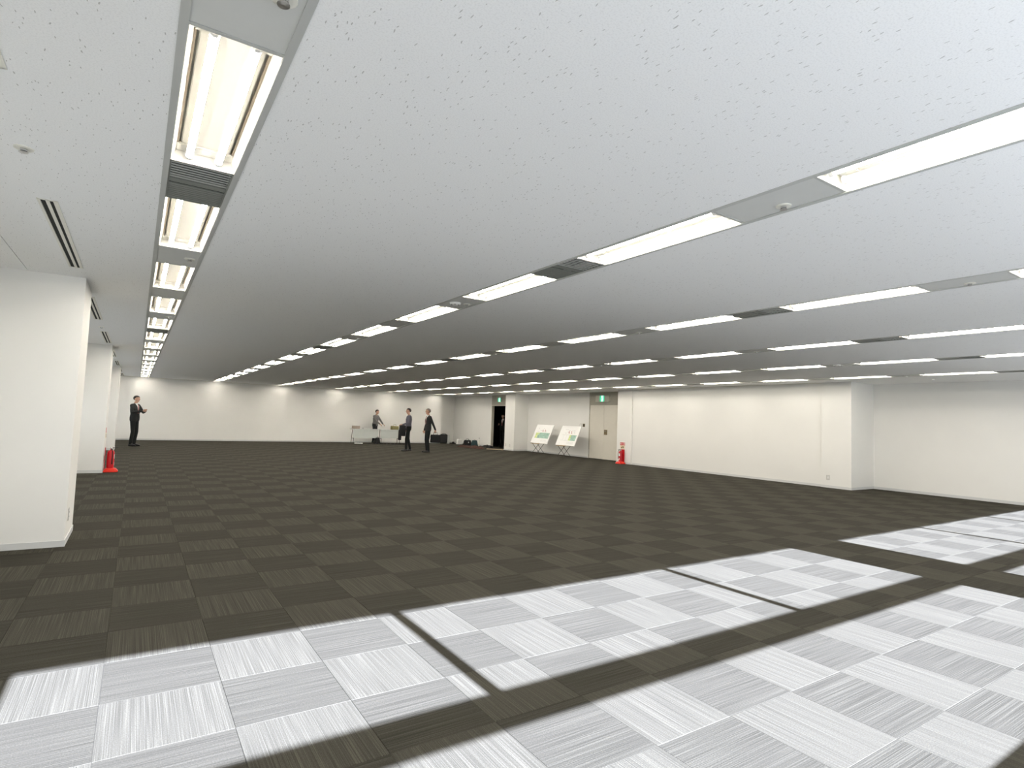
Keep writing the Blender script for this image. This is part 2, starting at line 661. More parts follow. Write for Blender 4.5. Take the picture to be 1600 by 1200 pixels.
NF = 15
for k in range(NROW):
    xc = ROW0 + ROWD * k
    seen = 0
    for i in range(-1, NF):
        y0 = FY0 + MOD * i
        if not fi_used:
            o = fix0
            fi_used = True
        else:
            o = copy_tree(fix0)
        o.location = (xc, y0 + 0.60, H)
        if i == NF - 1:
            ln = YF - 0.26 - y0
            o.scale = (1, ln / 1.2, 1)
            o.location = (xc, y0 + ln / 2, H)
            lab = 'short lit twin-tube light against the far wall in the %s' % row_word(k)
        else:
            if in_frame(xc - 0.14, xc + 0.14, y0, y0 + 1.2):
                lab = 'lit twin-tube ceiling light, %s in view from the near end of the %s' % (ORD[seen], row_word(k))
                seen += 1
            else:
                lab = 'twin-tube ceiling light out of view, %s at the window end of the %s' % (ORD[i + 1], row_word(k))
        tag(o, lab, 'ceiling light', 'twin-tube ceiling lights')


# ---- vents, filler panels, sprinklers
def make_vent(near=True):
    r = empty('ceiling_vent')
    w, L = FW / 2, 0.305
    f = MB()
    f.box(-w, -w + 0.008, -L, L, 0, 0.03)
    f.box(w - 0.008, w, -L, L, 0, 0.03)
    f.box(-w, w, -L, -L + 0.012, 0, 0.03)
    f.box(-w, w, L - 0.012, L, 0, 0.03)
    f.box(-w, w, -0.035, 0.020, 0.004, 0.03)
    f.build('frame', M_VENT, r)
    MB().box(-w, w, -L, L, 0.07, 0.08).build('backing', M_VENTD, r)
    ys = [-L + 0.03 + q * 0.0345 for q in range(7)]
    fine = [0.045 + q * 0.0315 for q in range(8)]
    if near:
        for y in ys:
            sl = MB()
            sl.box(-w + 0.008, w - 0.008, y, y + 0.009, 0.003, 0.008)
            sl.build('slat', M_SLATL, r)
        for y in fine:
            MB().box(-w + 0.008, w - 0.008, y, y + 0.024, 0.004, 0.010).build('blade', M_VENT, r)
    else:
        sl = MB()
        for y in ys:
            sl.box(-w + 0.008, w - 0.008, y, y + 0.009, 0.003, 0.008)
        for y in fine:
            sl.box(-w + 0.008, w - 0.008, y, y + 0.024, 0.004, 0.010)
        sl.build('grille', M_VENT, r)['kind'] = 'stuff'
    return r


def make_panel():
    b = MB()
    w, L = FW / 2, 0.305
    b.box(-w, w, -L + 0.02, L - 0.02, 0.002, 0.012)
    r = b.build('filler_panel', M_PANEL)
    MB().box(-w, w, -L, -L + 0.017, 0.0, 0.012).build('edge_strip', M_RAIL, r)
    MB().box(-w, w, L - 0.017, L, 0.0, 0.012).build('edge_strip', M_RAIL, r)
    return r


def make_sprinkler():
    r = empty('sprinkler_head')
    MB().lathe([(0.041, 0.0), (0.040, -0.004), (0.028, -0.007), (0.020, -0.004)], seg=18).build('flange', M_CREAM, r, smooth=True)
    MB().lathe([(0.016, 0.0), (0.015, -0.014), (0.010, -0.018)], seg=14).build('body', M_CHROME, r, smooth=True)
    MB().lathe([(0.019, -0.020), (0.019, -0.023), (0.006, -0.025)], seg=14).build('deflector', M_STEEL, r)
    return r


def make_detector():
    r = empty('smoke_detector')
    MB().lathe([(0.060, 0.002), (0.060, -0.010), (0.052, -0.020), (0.030, -0.026)], seg=22).build('base', M_WHITE, r, smooth=True)
    b = MB()
    for q in range(6):
        w = q * PI / 3
        c, s = math.cos(w), math.sin(w)
        b.box(0.04 * c - 0.008, 0.04 * c + 0.008, 0.04 * s - 0.008, 0.04 * s + 0.008, -0.0245, -0.020)
    b.build('sensing_slot', M_BLACK, r)['kind'] = 'stuff'
    return r


vent_n, vent_f, panel0, spr0, det0 = make_vent(True), make_vent(False), make_panel(), make_sprinkler(), make_detector()
protos = {id(p): False for p in (vent_n, vent_f, panel0, spr0, det0)}


def place(proto, loc, label, cat, group):
    if not protos[id(proto)]:
        o = proto
        protos[id(proto)] = True
    else:
        o = copy_tree(proto)
    o.location = loc
    tag(o, label, cat, group)
    return o


for k in range(NROW):
    xc = ROW0 + ROWD * k
    seen = 0
    for g in range(0, NF):
        yc = FY0 + MOD * g - 0.305
        if in_frame(xc - 0.14, xc + 0.14, yc - 0.3, yc + 0.3):
            where = 'in the %s gap in view of the %s' % (ORD[seen], row_word(k))
            seen += 1
        else:
            where = 'out of view in the %s gap of the %s' % (ORD[g], row_word(k))
        if g % 4 == 1:
            place(vent_n if (g == 1 and k < 4) else vent_f, (xc, yc, H), 'dark slatted air vent ' + where, 'air vent', 'air vents between the ceiling lights')
        else:
            place(panel0, (xc, yc, H), 'plain grey filler panel ' + where, 'ceiling panel', 'filler panels between the ceiling lights')
            if g % 2 == 0:
                place(spr0, (xc + 0.085, yc, H + 0.002), 'small sprinkler head ' + where, 'sprinkler', 'ceiling sprinklers')
            if g == 2 and k in (1, 4):
                place(det0, (xc - 0.045, yc + 0.02, H + 0.002), 'white round smoke detector ' + where, 'smoke detector', 'smoke detectors')
    o = place(panel0, (xc, YF - 0.13, H), 'narrow filler panel against the far wall in the %s' % row_word(k), 'ceiling panel', 'filler panels between the ceiling lights')
    o.scale = (1, 0.42, 1)
    # closing strip at the near end
    place(panel0, (xc, FY0 - MOD - 0.305, H), 'plain grey filler panel at the window end of the %s' % row_word(k), 'ceiling panel', 'filler panels between the ceiling lights')

for q, (x, y) in enumerate([(-0.49, 0.87), (-0.49, 8.3), (-0.49, 15.5)]):
    place(spr0, (x, y, H), ['sprinkler head on the ceiling boards before the nearest slot diffuser', 'sprinkler head on the left ceiling edge between the nearer pillars',
                            'sprinkler head on the left ceiling edge between the farther pillars'][q], 'sprinkler', 'ceiling sprinklers')
place(spr0, (14.55, 2.55, H), 'sprinkler head on ceiling boards beside the right wall recess', 'sprinkler', 'ceiling sprinklers')


# ---- linear slot diffusers along the left
def make_diffuser():
    r = empty('slot_diffuser')
    w, L = 0.052, 1.01
    f = MB()
    f.box(-w, -w + 0.016, -L, L, -0.004, 0.0)
    f.box(-0.010, 0.010, -L, L, -0.004, 0.0)
    f.box(w - 0.024, w, -L, L, -0.004, 0.0)
    f.box(-w, w, -L, -L + 0.012, -0.004, 0.0)
    f.box(-w, w, L - 0.012, L, -0.004, 0.0)
    f.build('frame', M_CREAM, r)
    for s in (-1, 1):
        MB().box(s * 0.022 - 0.0125, s * 0.022 + 0.0125, -L + 0.01, L - 0.01, -0.0015, -0.0005).build('slot', M_VENTD, r)
    return r


dif0 = make_diffuser()
protos[id(dif0)] = False
for q, y in enumerate([-0.96, 2.70, 6.36, 9.96, 13.6, 17.2, 20.8, 24.0]):
    place(dif0, (-0.485, y, H), ['twin-slot ceiling diffuser cut by the left picture edge', 'longest-looking twin-slot diffuser before the nearest pillar',
          'twin-slot diffuser just behind the nearest left pillar', 'twin-slot diffuser before the second left pillar', 'twin-slot diffuser behind the second left pillar',
          'twin-slot diffuser before the third left pillar', 'twin-slot diffuser behind the third left pillar', 'twin-slot diffuser nearest to the far wall'][q],
          'air diffuser', 'slot diffusers along the left ceiling edge')


# ------------------------------------------------------------------ walls
def wall_with_holes(axis, pos0, pos1, a0, a1, holes, z1=H + 0.02):
    """axis 'x': wall plane normal x spanning y a0..a1; holes [(b0,b1,zb,zt)] sorted"""
    b = MB()

    def bx(s0, s1, zb, zt):
        if s1 - s0 < 1e-4 or zt - zb < 1e-4:
            return
        if axis == 'x':
            b.box(pos0, pos1, s0, s1, zb, zt)
        else:
            b.box(s0, s1, pos0, pos1, zb, zt)
    cur = a0
    for h0, h1, zb, zt in holes:
        bx(cur, h0, 0 - 0.006, z1)
        bx(h0, h1, -0.006, zb)
        bx(h0, h1, zt, z1)
        cur = h1
    bx(cur, a1, -0.006, z1)
    return b


bays = [(-0.39, 6.53, [1.645, 4.36]), (7.55, 14.62, [9.88, 12.53])]
Z0, Z1 = 0.835, 2.53
struct(wall_with_holes('y', YN - 0.10, YN, XL - 0.15, XR + 0.15, [(a, b, Z0, Z1) for a, b, _ in bays]).build('wall_near', M_WALL), 'white window wall behind the camera', 'wall')
lb = [(-0.3, 3.3), (5.4, 11.1), (12.6, 18.3), (19.8, 24.9)]  # unseen windows added for daylight on the pillars, sized to tune it
LZ0, LZ1 = 0.85, 1.55
struct(wall_with_holes('x', XL - 0.10, XL, YN, YF, [(a, b, LZ0, LZ1) for a, b in lb]).build('wall_left', M_WALL), 'white left wall behind the pillars, with added windows', 'wall')

wn = 0
for a, b_, mul in bays:
    wn += 1
    fr = MB()
    y0, y1 = YN - 0.075, YN - 0.025
    fr.box(a, a + 0.02, y0, y1, Z0, Z1)
    fr.box(b_ - 0.02, b_, y0, y1, Z0, Z1)
    fr.box(a, b_, y0, y1, Z0, Z0 + 0.006)
    fr.box(a, b_, y0, y1, Z1 - 0.006, Z1)
    w = struct(fr.build('window_%d' % wn, M_FRAME), 'aluminium window bay behind the camera', 'window')
    for mx_ in mul:
        MB().box(mx_ - 0.04, mx_ + 0.04, YN - 0.07, YN - 0.03, 1.74, Z1).build('mullion', M_FRAME, w)
    MB().box(a, b_, YN - 0.07, YN - 0.03, 1.573, 1.740).build('transom', M_FRAME, w)
    xs = [a + 0.02] + mul + [b_ - 0.02]
    for q in range(3):
        x0 = xs[q] + (0.04 if q else 0)
        x1 = xs[q + 1] - (0.04 if q < 2 else 0)
        MB().quad((x0, YN - 0.05, 1.740), (x1, YN - 0.05, 1.740), (x1, YN - 0.05, Z1 - 0.006), (x0, YN - 0.05, Z1 - 0.006)).build('pane', M_GLASS, w)
    MB().quad((a + 0.02, YN - 0.05, Z0 + 0.006), (b_ - 0.02, YN - 0.05, Z0 + 0.006), (b_ - 0.02, YN - 0.05, 1.573), (a + 0.02, YN - 0.05, 1.573)).build('pane', M_GLASS, w)
for a, b_ in lb:
    wn += 1
    fr = MB()
    x0, x1 = XL - 0.075, XL - 0.025
    fr.box(x0, x1, a, a + 0.03, LZ0, LZ1)
    fr.box(x0, x1, b_ - 0.03, b_, LZ0, LZ1)
    fr.box(x0, x1, a, b_, LZ0, LZ0 + 0.04)
    fr.box(x0, x1, a, b_, LZ1 - 0.04, LZ1)
    w = struct(fr.build('window_%d' % wn, M_FRAME), 'added unseen aluminium window bay in the left wall, for daylight', 'window')
    n = 3
    st = (b_ - a) / n
    for q in range(1, n):
        MB().box(x0, x1, a + q * st - 0.04, a + q * st + 0.04, LZ0 + 0.04, LZ1 - 0.04).build('mullion', M_FRAME, w)
    for q in range(n):
        s0 = a + q * st + (0.04 if q else 0.03)
        s1 = a + (q + 1) * st - (0.04 if q < n - 1 else 0.03)
        MB().quad((XL - 0.05, s0, LZ0 + 0.04), (XL - 0.05, s1, LZ0 + 0.04), (XL - 0.05, s1, LZ1 - 0.04), (XL - 0.05, s0, LZ1 - 0.04)).build('pane', M_GLASS, w)

# far wall (main face, return into the corner recess, recess back)
fw = MB()
fw.box(XL - 0.1, 14.0, YF, YF + 0.12, -0.006, H + 0.15)
fw.box(13.88, 14.0, YF + 0.12, 26.0, -0.006, H + 0.15)
fw.box(13.88, 15.4, 26.0, 26.12, -0.006, H + 0.15)
struct(fw.build('wall_far', M_WALL), 'long white far wall', 'wall')

# right wall: stepped plan
DX = 15.17
D1 = (12.78, 14.48)
D2 = (20.25, 21.93)
rw = MB()
rw.box(XR, XR + 0.12, YN - 0.1, 4.3, -0.006, H + 0.02)
rw.box(14.475, 14.60, 4.8, 11.5, -0.006, H + 0.02)
for part in (wall_with_holes('x', DX, DX + 0.12, 12.0, 18.8, [(D1[0], D1[1], -0.006, H + 0.01)]),
             wall_with_holes('x', DX, DX + 0.12, 19.4, 26.1, [(D2[0], D2[1], -0.006, 2.11)])):
    n = len(rw.v)
    rw.v += part.v
    rw.f += [tuple(n + a for a in q) for q in part.f]
struct(rw.build('wall_right', M_WALL), 'long white right wall in stepped sections', 'wall')

# columns
cols = [('wall_column', (XL, -0.44, 4.19, 5.04), 'nearest white pillar at the left edge'),
        ('wall_column', (XL, -0.44, 11.42, 12.27), 'second white pillar on the left, with fire extinguisher'),
        ('wall_column', (XL, -0.44, 18.65, 19.50), 'third white pillar on the left, beside standing person'),
        ('wall_column', (14.42, XR + 0.1, 4.19, 4.90), 'white column with outlet on the right wall'),
        ('wall_column', (14.42, DX + 0.1, 11.43, 12.12), 'white column with fire extinguisher beside the closed door'),
        ('wall_column', (14.42, DX + 0.1, 18.70, 19.50), 'white column between open door and poster stands')]
for nme, (x0, x1, y0, y1), lab in cols:
    o = MB().box(x0, x1, y0, y1, -0.006, H).build(nme, M_WALL, bevel=0.004)
    struct(o, lab, 'column')


# baseboards
def base_run(b, pts, inward):
    pass


BH, BT = 0.06, 0.007


def bb(b, x0, x1, y0, y1):
    b.box(min(x0, x1), max(x0, x1), min(y0, y1), max(y0, y1), 0.0005, BH)


b = MB()
for (x0, x1, y0, y1) in [c[1] for c in cols[:3]]:
    bb(b, x0, x1 + BT, y0 - BT, y0)
    bb(b, x0, x1 + BT, y1, y1 + BT)
    bb(b, x1, x1 + BT, y0, y1)
bb(b, XL, XL + BT, YN, 4.18)
bb(b, XL, XL + BT, 5.06, 11.40)
bb(b, XL, XL + BT, 12.29, 18.63)
bb(b, XL, XL + BT, 19.52, YF)
struct(b.build('baseboard_left', M_BASE), 'pale grey vinyl baseboard along the left pillars', 'baseboard')
b = MB()
bb(b, XL, 14.0, YF - BT, YF)
bb(b, 14.0, DX, 26.0 - BT, 26.0)
struct(b.build('baseboard_far', M_BASE), 'pale grey vinyl baseboard along the far wall', 'baseboard')
b = MB()
for (x0, x1, y0, y1) in [c[1] for c in cols[3:]]:
    bb(b, x0 - BT, x0, y0 - BT, y1 + BT)
bb(b, 14.42, XR, 4.19 - BT, 4.19)
bb(b, 14.42, DX, 12.12, 12.12 + BT)
bb(b, 14.42, DX, 18.70 - BT, 18.70)
bb(b, 14.42, DX, 19.5, 19.5 + BT)
bb(b, XR - BT, XR, YN, 4.18)
bb(b, 14.475 - BT, 14.475, 4.91, 11.42)
bb(b, DX - BT, DX, 12.13, D1[0] - 0.05)
bb(b, DX - BT, DX, D1[1] + 0.05, 18.69)
bb(b, DX - BT, DX, 19.51, D2[0] - 0.05)
bb(b, DX - BT, DX, D2[1] + 0.05, 25.99)
struct(b.build('baseboard_right', M_BASE), 'pale grey vinyl baseboard along the right wall', 'baseboard')
b = MB()
bb(b, XL, XR, YN, YN + BT)
struct(b.build('baseboard_near', M_BASE), 'pale grey vinyl baseboard under the windows', 'baseboard')

# slim cream trim where far wall meets the ceiling
struct(MB().box(XL, 14.0, YF - 0.012, YF, H - 0.022, H).build('trim_7', M_CREAM), 'slim cream ceiling trim along the far wall', 'trim')
struct(MB().box(14.463, 14.475, 4.90, 11.43, H - 0.022, H).build('trim_8', M_CREAM), 'slim cream ceiling trim along the right wall', 'trim')

# ------------------------------------------------------------------ door 1 (closed double door)
d1 = MB()
for y in (D1[0], D1[1] - 0.035):
    d1.box(DX - 0.008, DX + 0.10, y, y + 0.035, 0, H)
d1.box(DX - 0.008, DX + 0.10, D1[0], D1[1], 2.10, 2.125)
door1 = struct(d1.build('door_1', M_TRANS), 'closed beige double door with exit sign above', 'door')
ym = 13.63
for (y0, y1) in ((D1[0] + 0.037, ym - 0.002), (ym + 0.002, D1[1] - 0.037)):
    leaf = MB().box(DX + 0.004, DX + 0.045, y0, y1, 0.008, 2.097).build('door_leaf', M_DOOR, door1, bevel=0.003)
    if y0 < 13:
        MB().box(DX - 0.002, DX + 0.005, y1 - 0.20, y1 - 0.02, 0.95, 1.14).build('lock_plate', M_BRASS, leaf, bevel=0.002)
        MB().tube([(DX - 0.004, y1 - 0.085, 1.09), (DX - 0.035, y1 - 0.085, 1.09), (DX - 0.035, y1 - 0.17, 1.09)], 0.009).build('handle', M_STEEL, leaf, smooth=True)
    else:
        for z in (0.25, 1.84):
            MB().tube([(DX - 0.012, y1 + 0.006, z - 0.09), (DX - 0.012, y1 + 0.006, z + 0.09)], 0.012).build('hinge', M_STEEL, leaf, smooth=True)
MB().box(DX + 0.010, DX + 0.06, D1[0] + 0.035, D1[1] - 0.035, 2.125, H).build('transom_panel', M_TRANS, door1)
MB().box(DX + 0.05, DX + 0.11, D1[0] - 0.02, D1[1] + 0.02, -0.004, H).build('backing', M_UNLIT, door1)  # added dark panel, blocks sky light in the gap between the leaves


def exit_sign(x, yc, zc, w, h, label):
    r = empty('exit_sign', (x, yc, zc))
    MB().box(-0.035, 0.03, -w / 2, w / 2, -h / 2, h / 2).build('housing', mat('exit_sign_case', (0.60, 0.58, 0.50), 0.4), r, bevel=0.004)
    MB().box(-0.038, -0.0345, -0.13, 0.13, -h / 2 + 0.008, h / 2 - 0.008).build('green_panel', M_SIGNG, r)
    MB().box(-0.0400, -0.0375, -0.065, 0.055, -h / 2 + 0.012, h / 2 - 0.012).build('doorway_symbol', M_SIGNW, r)
    # running figure
    g = MB()
    xx = -0.0405
    s = h / 0.24

    def limb(y0, z0, y1, z1, t):
        d = Vector((y1 - y0, z1 - z0)).normalized()
        nx, nz = -d.y * t, d.x * t
        g.quad((xx, (y0 + nx) * s, (z0 + nz) * s), (xx, (y1 + nx) * s, (z1 + nz) * s), (xx, (y1 - nx) * s, (z1 - nz) * s), (xx, (y0 - nx) * s, (z0 - nz) * s))
    limb(0.005, 0.035, 0.018, -0.02, 0.014)
    limb(0.018, -0.02, -0.015, -0.05, 0.008)
    limb(-0.015, -0.05, -0.010, -0.085, 0.007)
    limb(0.018, -0.02, 0.035, -0.06, 0.008)
    limb(0.035, -0.06, 0.050, -0.065, 0.007)
    limb(0.005, 0.03, -0.030, 0.012, 0.006)
    limb(0.008, 0.03, 0.038, 0.005, 0.006)
    n = len(g.v)
    g.v += [(xx, (0.0 + 0.014 * math.cos(a * PI / 5)) * s, (0.06 + 0.014 * math.sin(a * PI / 5)) * s) for a in range(10)]
    g.f.append(tuple(range(n, n + 10)))
    g.build('running_figure', M_SIGNG, r)['kind'] = 'stuff'
    tag(r, label, 'exit sign', 'green exit signs')


exit_sign(DX - 0.005, 13.72, 2.345, 0.76, 0.25, 'lit green exit sign above the closed double door')
exit_sign(DX - 0.03, 21.14, 2.37, 0.30, 0.22, 'lit green exit sign above the dark open doorway')

# ------------------------------------------------------------------ door 2 (open, dark corridor behind)
d2 = MB()
for y in (D2[0], D2[1] - 0.04):
    d2.box(DX - 0.012, DX + 0.13, y, y + 0.04, 0, 2.12)
d2.box(DX - 0.012, DX + 0.13, D2[0], D2[1], 2.075, 2.12)
door2 = struct(d2.build('door_2', M_DOOR), 'open door to a dark corridor', 'door')
lf = MB().box(DX + 0.13, DX + 0.98, D2[0] + 0.042, D2[0] + 0.085, 0.008, 2.07).build('door_leaf', M_DOOR, door2, bevel=0.003)
MB().tube([(DX + 0.88, D2[0] + 0.087, 1.0), (DX + 0.88, D2[0] + 0.13, 1.0), (DX + 0.78, D2[0] + 0.13, 1.0)], 0.009).build('handle', M_STEEL, lf, smooth=True)
MB().box(DX - 0.008, DX + 0.0, D2[0], D2[1], 2.12, H).build('transom_panel', M_TRANS, door2)
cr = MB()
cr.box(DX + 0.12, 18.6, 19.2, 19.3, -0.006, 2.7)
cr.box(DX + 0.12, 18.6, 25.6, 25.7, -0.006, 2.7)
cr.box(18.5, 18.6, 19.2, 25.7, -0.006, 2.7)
struct(cr.build('wall_corridor', M_UNLIT), 'dark corridor walls seen through the open door', 'wall')
struct(MB().box(DX + 0.12, 18.6, 19.2, 25.7, -0.1, 0.0).build('floor_corridor', M_UNLIT), 'dark corridor floor', 'floor')
struct(MB().box(DX + 0.12, 18.6, 19.2, 25.7, 2.55, 2.6).build('ceiling_corridor', M_UNLIT), 'dark corridor ceiling', 'ceiling')


# ------------------------------------------------------------------ outlets and switches
def outlet(loc, face, label, dark=False, w=0.075, h=0.12, name='wall_outlet', cat='outlet', group='wall outlets'):
    """face: outward normal 'x-' , 'x+'"""
    s = -1 if face == 'x-' else 1
    r = empty(name, loc)
    p = MB().box(min(0, s * 0.006), max(0, s * 0.006), -w / 2, w / 2, -h / 2, h / 2).build('cover_plate', M_BRASS if dark == 2 else M_STEEL, r, bevel=0.0015)
    q = MB().box(min(s * 0.004, s * 0.008), max(s * 0.004, s * 0.008), -w * 0.26, w * 0.26, -h * 0.36, h * 0.36).build('socket_insert', M_BLACK if dark == 2 else M_WHITE, r)
    sl = MB()
    for dz in (-0.022, 0.022):
        for dy in (-0.006, 0.006):
            sl.box(min(s * 0.007, s * 0.0086), max(s * 0.007, s * 0.0086), dy - 0.0015, dy + 0.0015, dz - 0.006, dz + 0.006)
    if not dark:
        sl.build('slot', M_BLACK, q)['kind'] = 'stuff'
    tag(r, label, cat, group)
    return r


outlet((-0.44, 4.42, 0.27), 'x+', 'steel outlet low on the nearest left pillar')
outlet((-0.44, 11.72, 0.27), 'x+', 'steel outlet low on the second left pillar')
outlet((14.42, 4.735, 0.25), 'x-', 'steel outlet low on the rightmost white column')
outlet((14.42, 19.36, 0.24), 'x-', 'outlet beside the open doorway, nearer to the door')
outlet((14.42, 19.02, 0.22), 'x-', 'outlet beside the open doorway, farther from the door')
outlet((DX, 14.98, 1.28), 'x-', 'pale switch plate above the right poster board', 1, 0.13, 0.13, 'light_switch', 'switch', 'wall switches')
outlet((DX, 14.79, 1.28), 'x-', 'dark switch panel beside the closed double door', 2, 0.14, 0.13, 'light_switch', 'switch', 'wall switches')


# ------------------------------------------------------------------ fire extinguishers
def extinguisher(loc, rz, label):
    r = empty('fire_extinguisher', loc, rz)     # front faces +x
    k = 8
    pts0 = [(0.15, 0.10), (0.10, 0.15), (-0.10, 0.15), (-0.10, -0.15), (0.10, -0.15), (0.15, -0.10)]
    b = MB()
    n = len(pts0)
    for z, s in ((0.0, 1.0), (0.025, 1.0), (0.075, 0.66)):
        b.v += [((x - 0.02) * s + 0.02, y * s, z) for x, y in pts0]
    b.f.append(tuple(reversed(range(n))))
    b.f.append(tuple(range(2 * n, 3 * n)))
    for l in range(2):
        for a in range(n):
            c = (a + 1) % n
            b.f.append((l * n + a, l * n + c, (l + 1) * n + c, (l + 1) * n + a))
    b.build('stand_base', M_REDBASE, r, bevel=0.006)
    MB().box(-0.095, -0.085, -0.09, 0.09, 0.04, 0.50).build('stand_back', M_RED, r, bevel=0.003)
    body = MB().lathe([(0.055, 0.075), (0.064, 0.085), (0.065, 0.12), (0.065, 0.38), (0.060, 0.41), (0.045, 0.435), (0.022, 0.448), (0.020, 0.455)], 0.01, 0, 24).build('cylinder', M_RED, r, smooth=True)
    lb_ = MB()
    for z0, z1, w in ((0.27, 0.36, 0.55), (0.13, 0.20, 0.35)):
        for a in range(6):
            t0, t1 = -w + 2 * w * a / 6, -w + 2 * w * (a + 1) / 6
            R = 0.0662
            lb_.quad((0.01 + R * math.cos(t0), R * math.sin(t0), z0), (0.01 + R * math.cos(t1), R * math.sin(t1), z0),
                     (0.01 + R * math.cos(t1), R * math.sin(t1), z1), (0.01 + R * math.cos(t0), R * math.sin(t0), z1))
    lb_.build('paper_label', M_WHITE, body)['kind'] = 'stuff'
    MB().lathe([(0.021, 0.452), (0.024, 0.46), (0.024, 0.485), (0.016, 0.495)], 0.01, 0, 14).build('valve', M_CHROME, r, smooth=True)
    MB().box(0.0, 0.125, -0.012, 0.012, 0.492, 0.500).build('lever', M_BLACK, r, bevel=0.002)
    MB().box(0.01, 0.115, -0.010, 0.010, 0.470, 0.477).build('carry_handle', M_BLACK, r, bevel=0.002)
    MB().tube([(0.01, -0.02, 0.47), (0.02, -0.075, 0.475), (0.035, -0.092, 0.42), (0.04, -0.088, 0.32), (0.04, -0.08, 0.20), (0.04, -0.078, 0.16)], [0.009, 0.009, 0.009, 0.009, 0.011, 0.013], 8).build('hose', M_BLACK, r, smooth=True)
    MB().tube([(0.02, 0.016, 0.475), (0.02, 0.034, 0.475)], 0.013, 10).build('gauge', M_CREAM, r)
    tag(r, label, 'fire extinguisher', 'red fire extinguishers')


extinguisher((-0.33, 11.66, 0.0005), 0.0, 'red fire extinguisher on stand at the second left pillar')
extinguisher((14.30, 11.79, 0.0005), PI, 'red fire extinguisher on stand beside the closed double door')


def ext_sign(x, s, yc, zc, label):
    r = empty('extinguisher_sign', (x, yc, zc), 0 if s > 0 else PI)
    MB().box(0.0, 0.004, -0.12, 0.12, -0.05, 0.05).build('sign_plate', M_RED, r)
    fc = bpy.data.curves.new('sign_text', 'FONT')
    fc.body = '消火器'
    fc.size = 0.085
    fc.align_x = 'CENTER'
    fc.align_y = 'CENTER'
    t = bpy.data.objects.new('sign_text', fc)
    C.objects.link(t)
    dg = bpy.context.evaluated_depsgraph_get()
    me_ = bpy.data.meshes.new_from_object(t.evaluated_get(dg))
    C.objects.unlink(t)
    bpy.data.objects.remove(t)
    if len(me_.vertices):
        me_.materials.clear()
        me_.materials.append(M_WHITE)
        o_ = bpy.data.objects.new('sign_text', me_)
        C.objects.link(o_)
        o_.parent = r
        o_.matrix_local = Matrix(((0, 0, 1, 0.0050), (1, 0, 0, 0), (0, 1, 0, 0), (0, 0, 0, 1)))
    MB().box(0.0, 0.004, -0.10, 0.10, -0.165, -0.06).build('pictogram_plate', mat('cream_pictogram', (0.75, 0.62, 0.40), 0.5), r)
    g = MB()
    g.box(0.004, 0.005, 0.02, 0.05, -0.15, -0.085)
    g.box(0.004, 0.005, -0.055, -0.02, -0.155, -0.11)
    g.box(0.004, 0.005, -0.02, 0.02, -0.10, -0.092)
    g.build('pictogram', M_BLACK, r)['kind'] = 'stuff'
    tag(r, label, 'sign', 'fire extinguisher signs')


ext_sign(14.42, -1, 11.83, 0.69, 'small red lettered sign above the right fire extinguisher')
ext_sign(-0.44, 1, 11.85, 0.85, 'small red lettered sign above the left fire extinguisher')


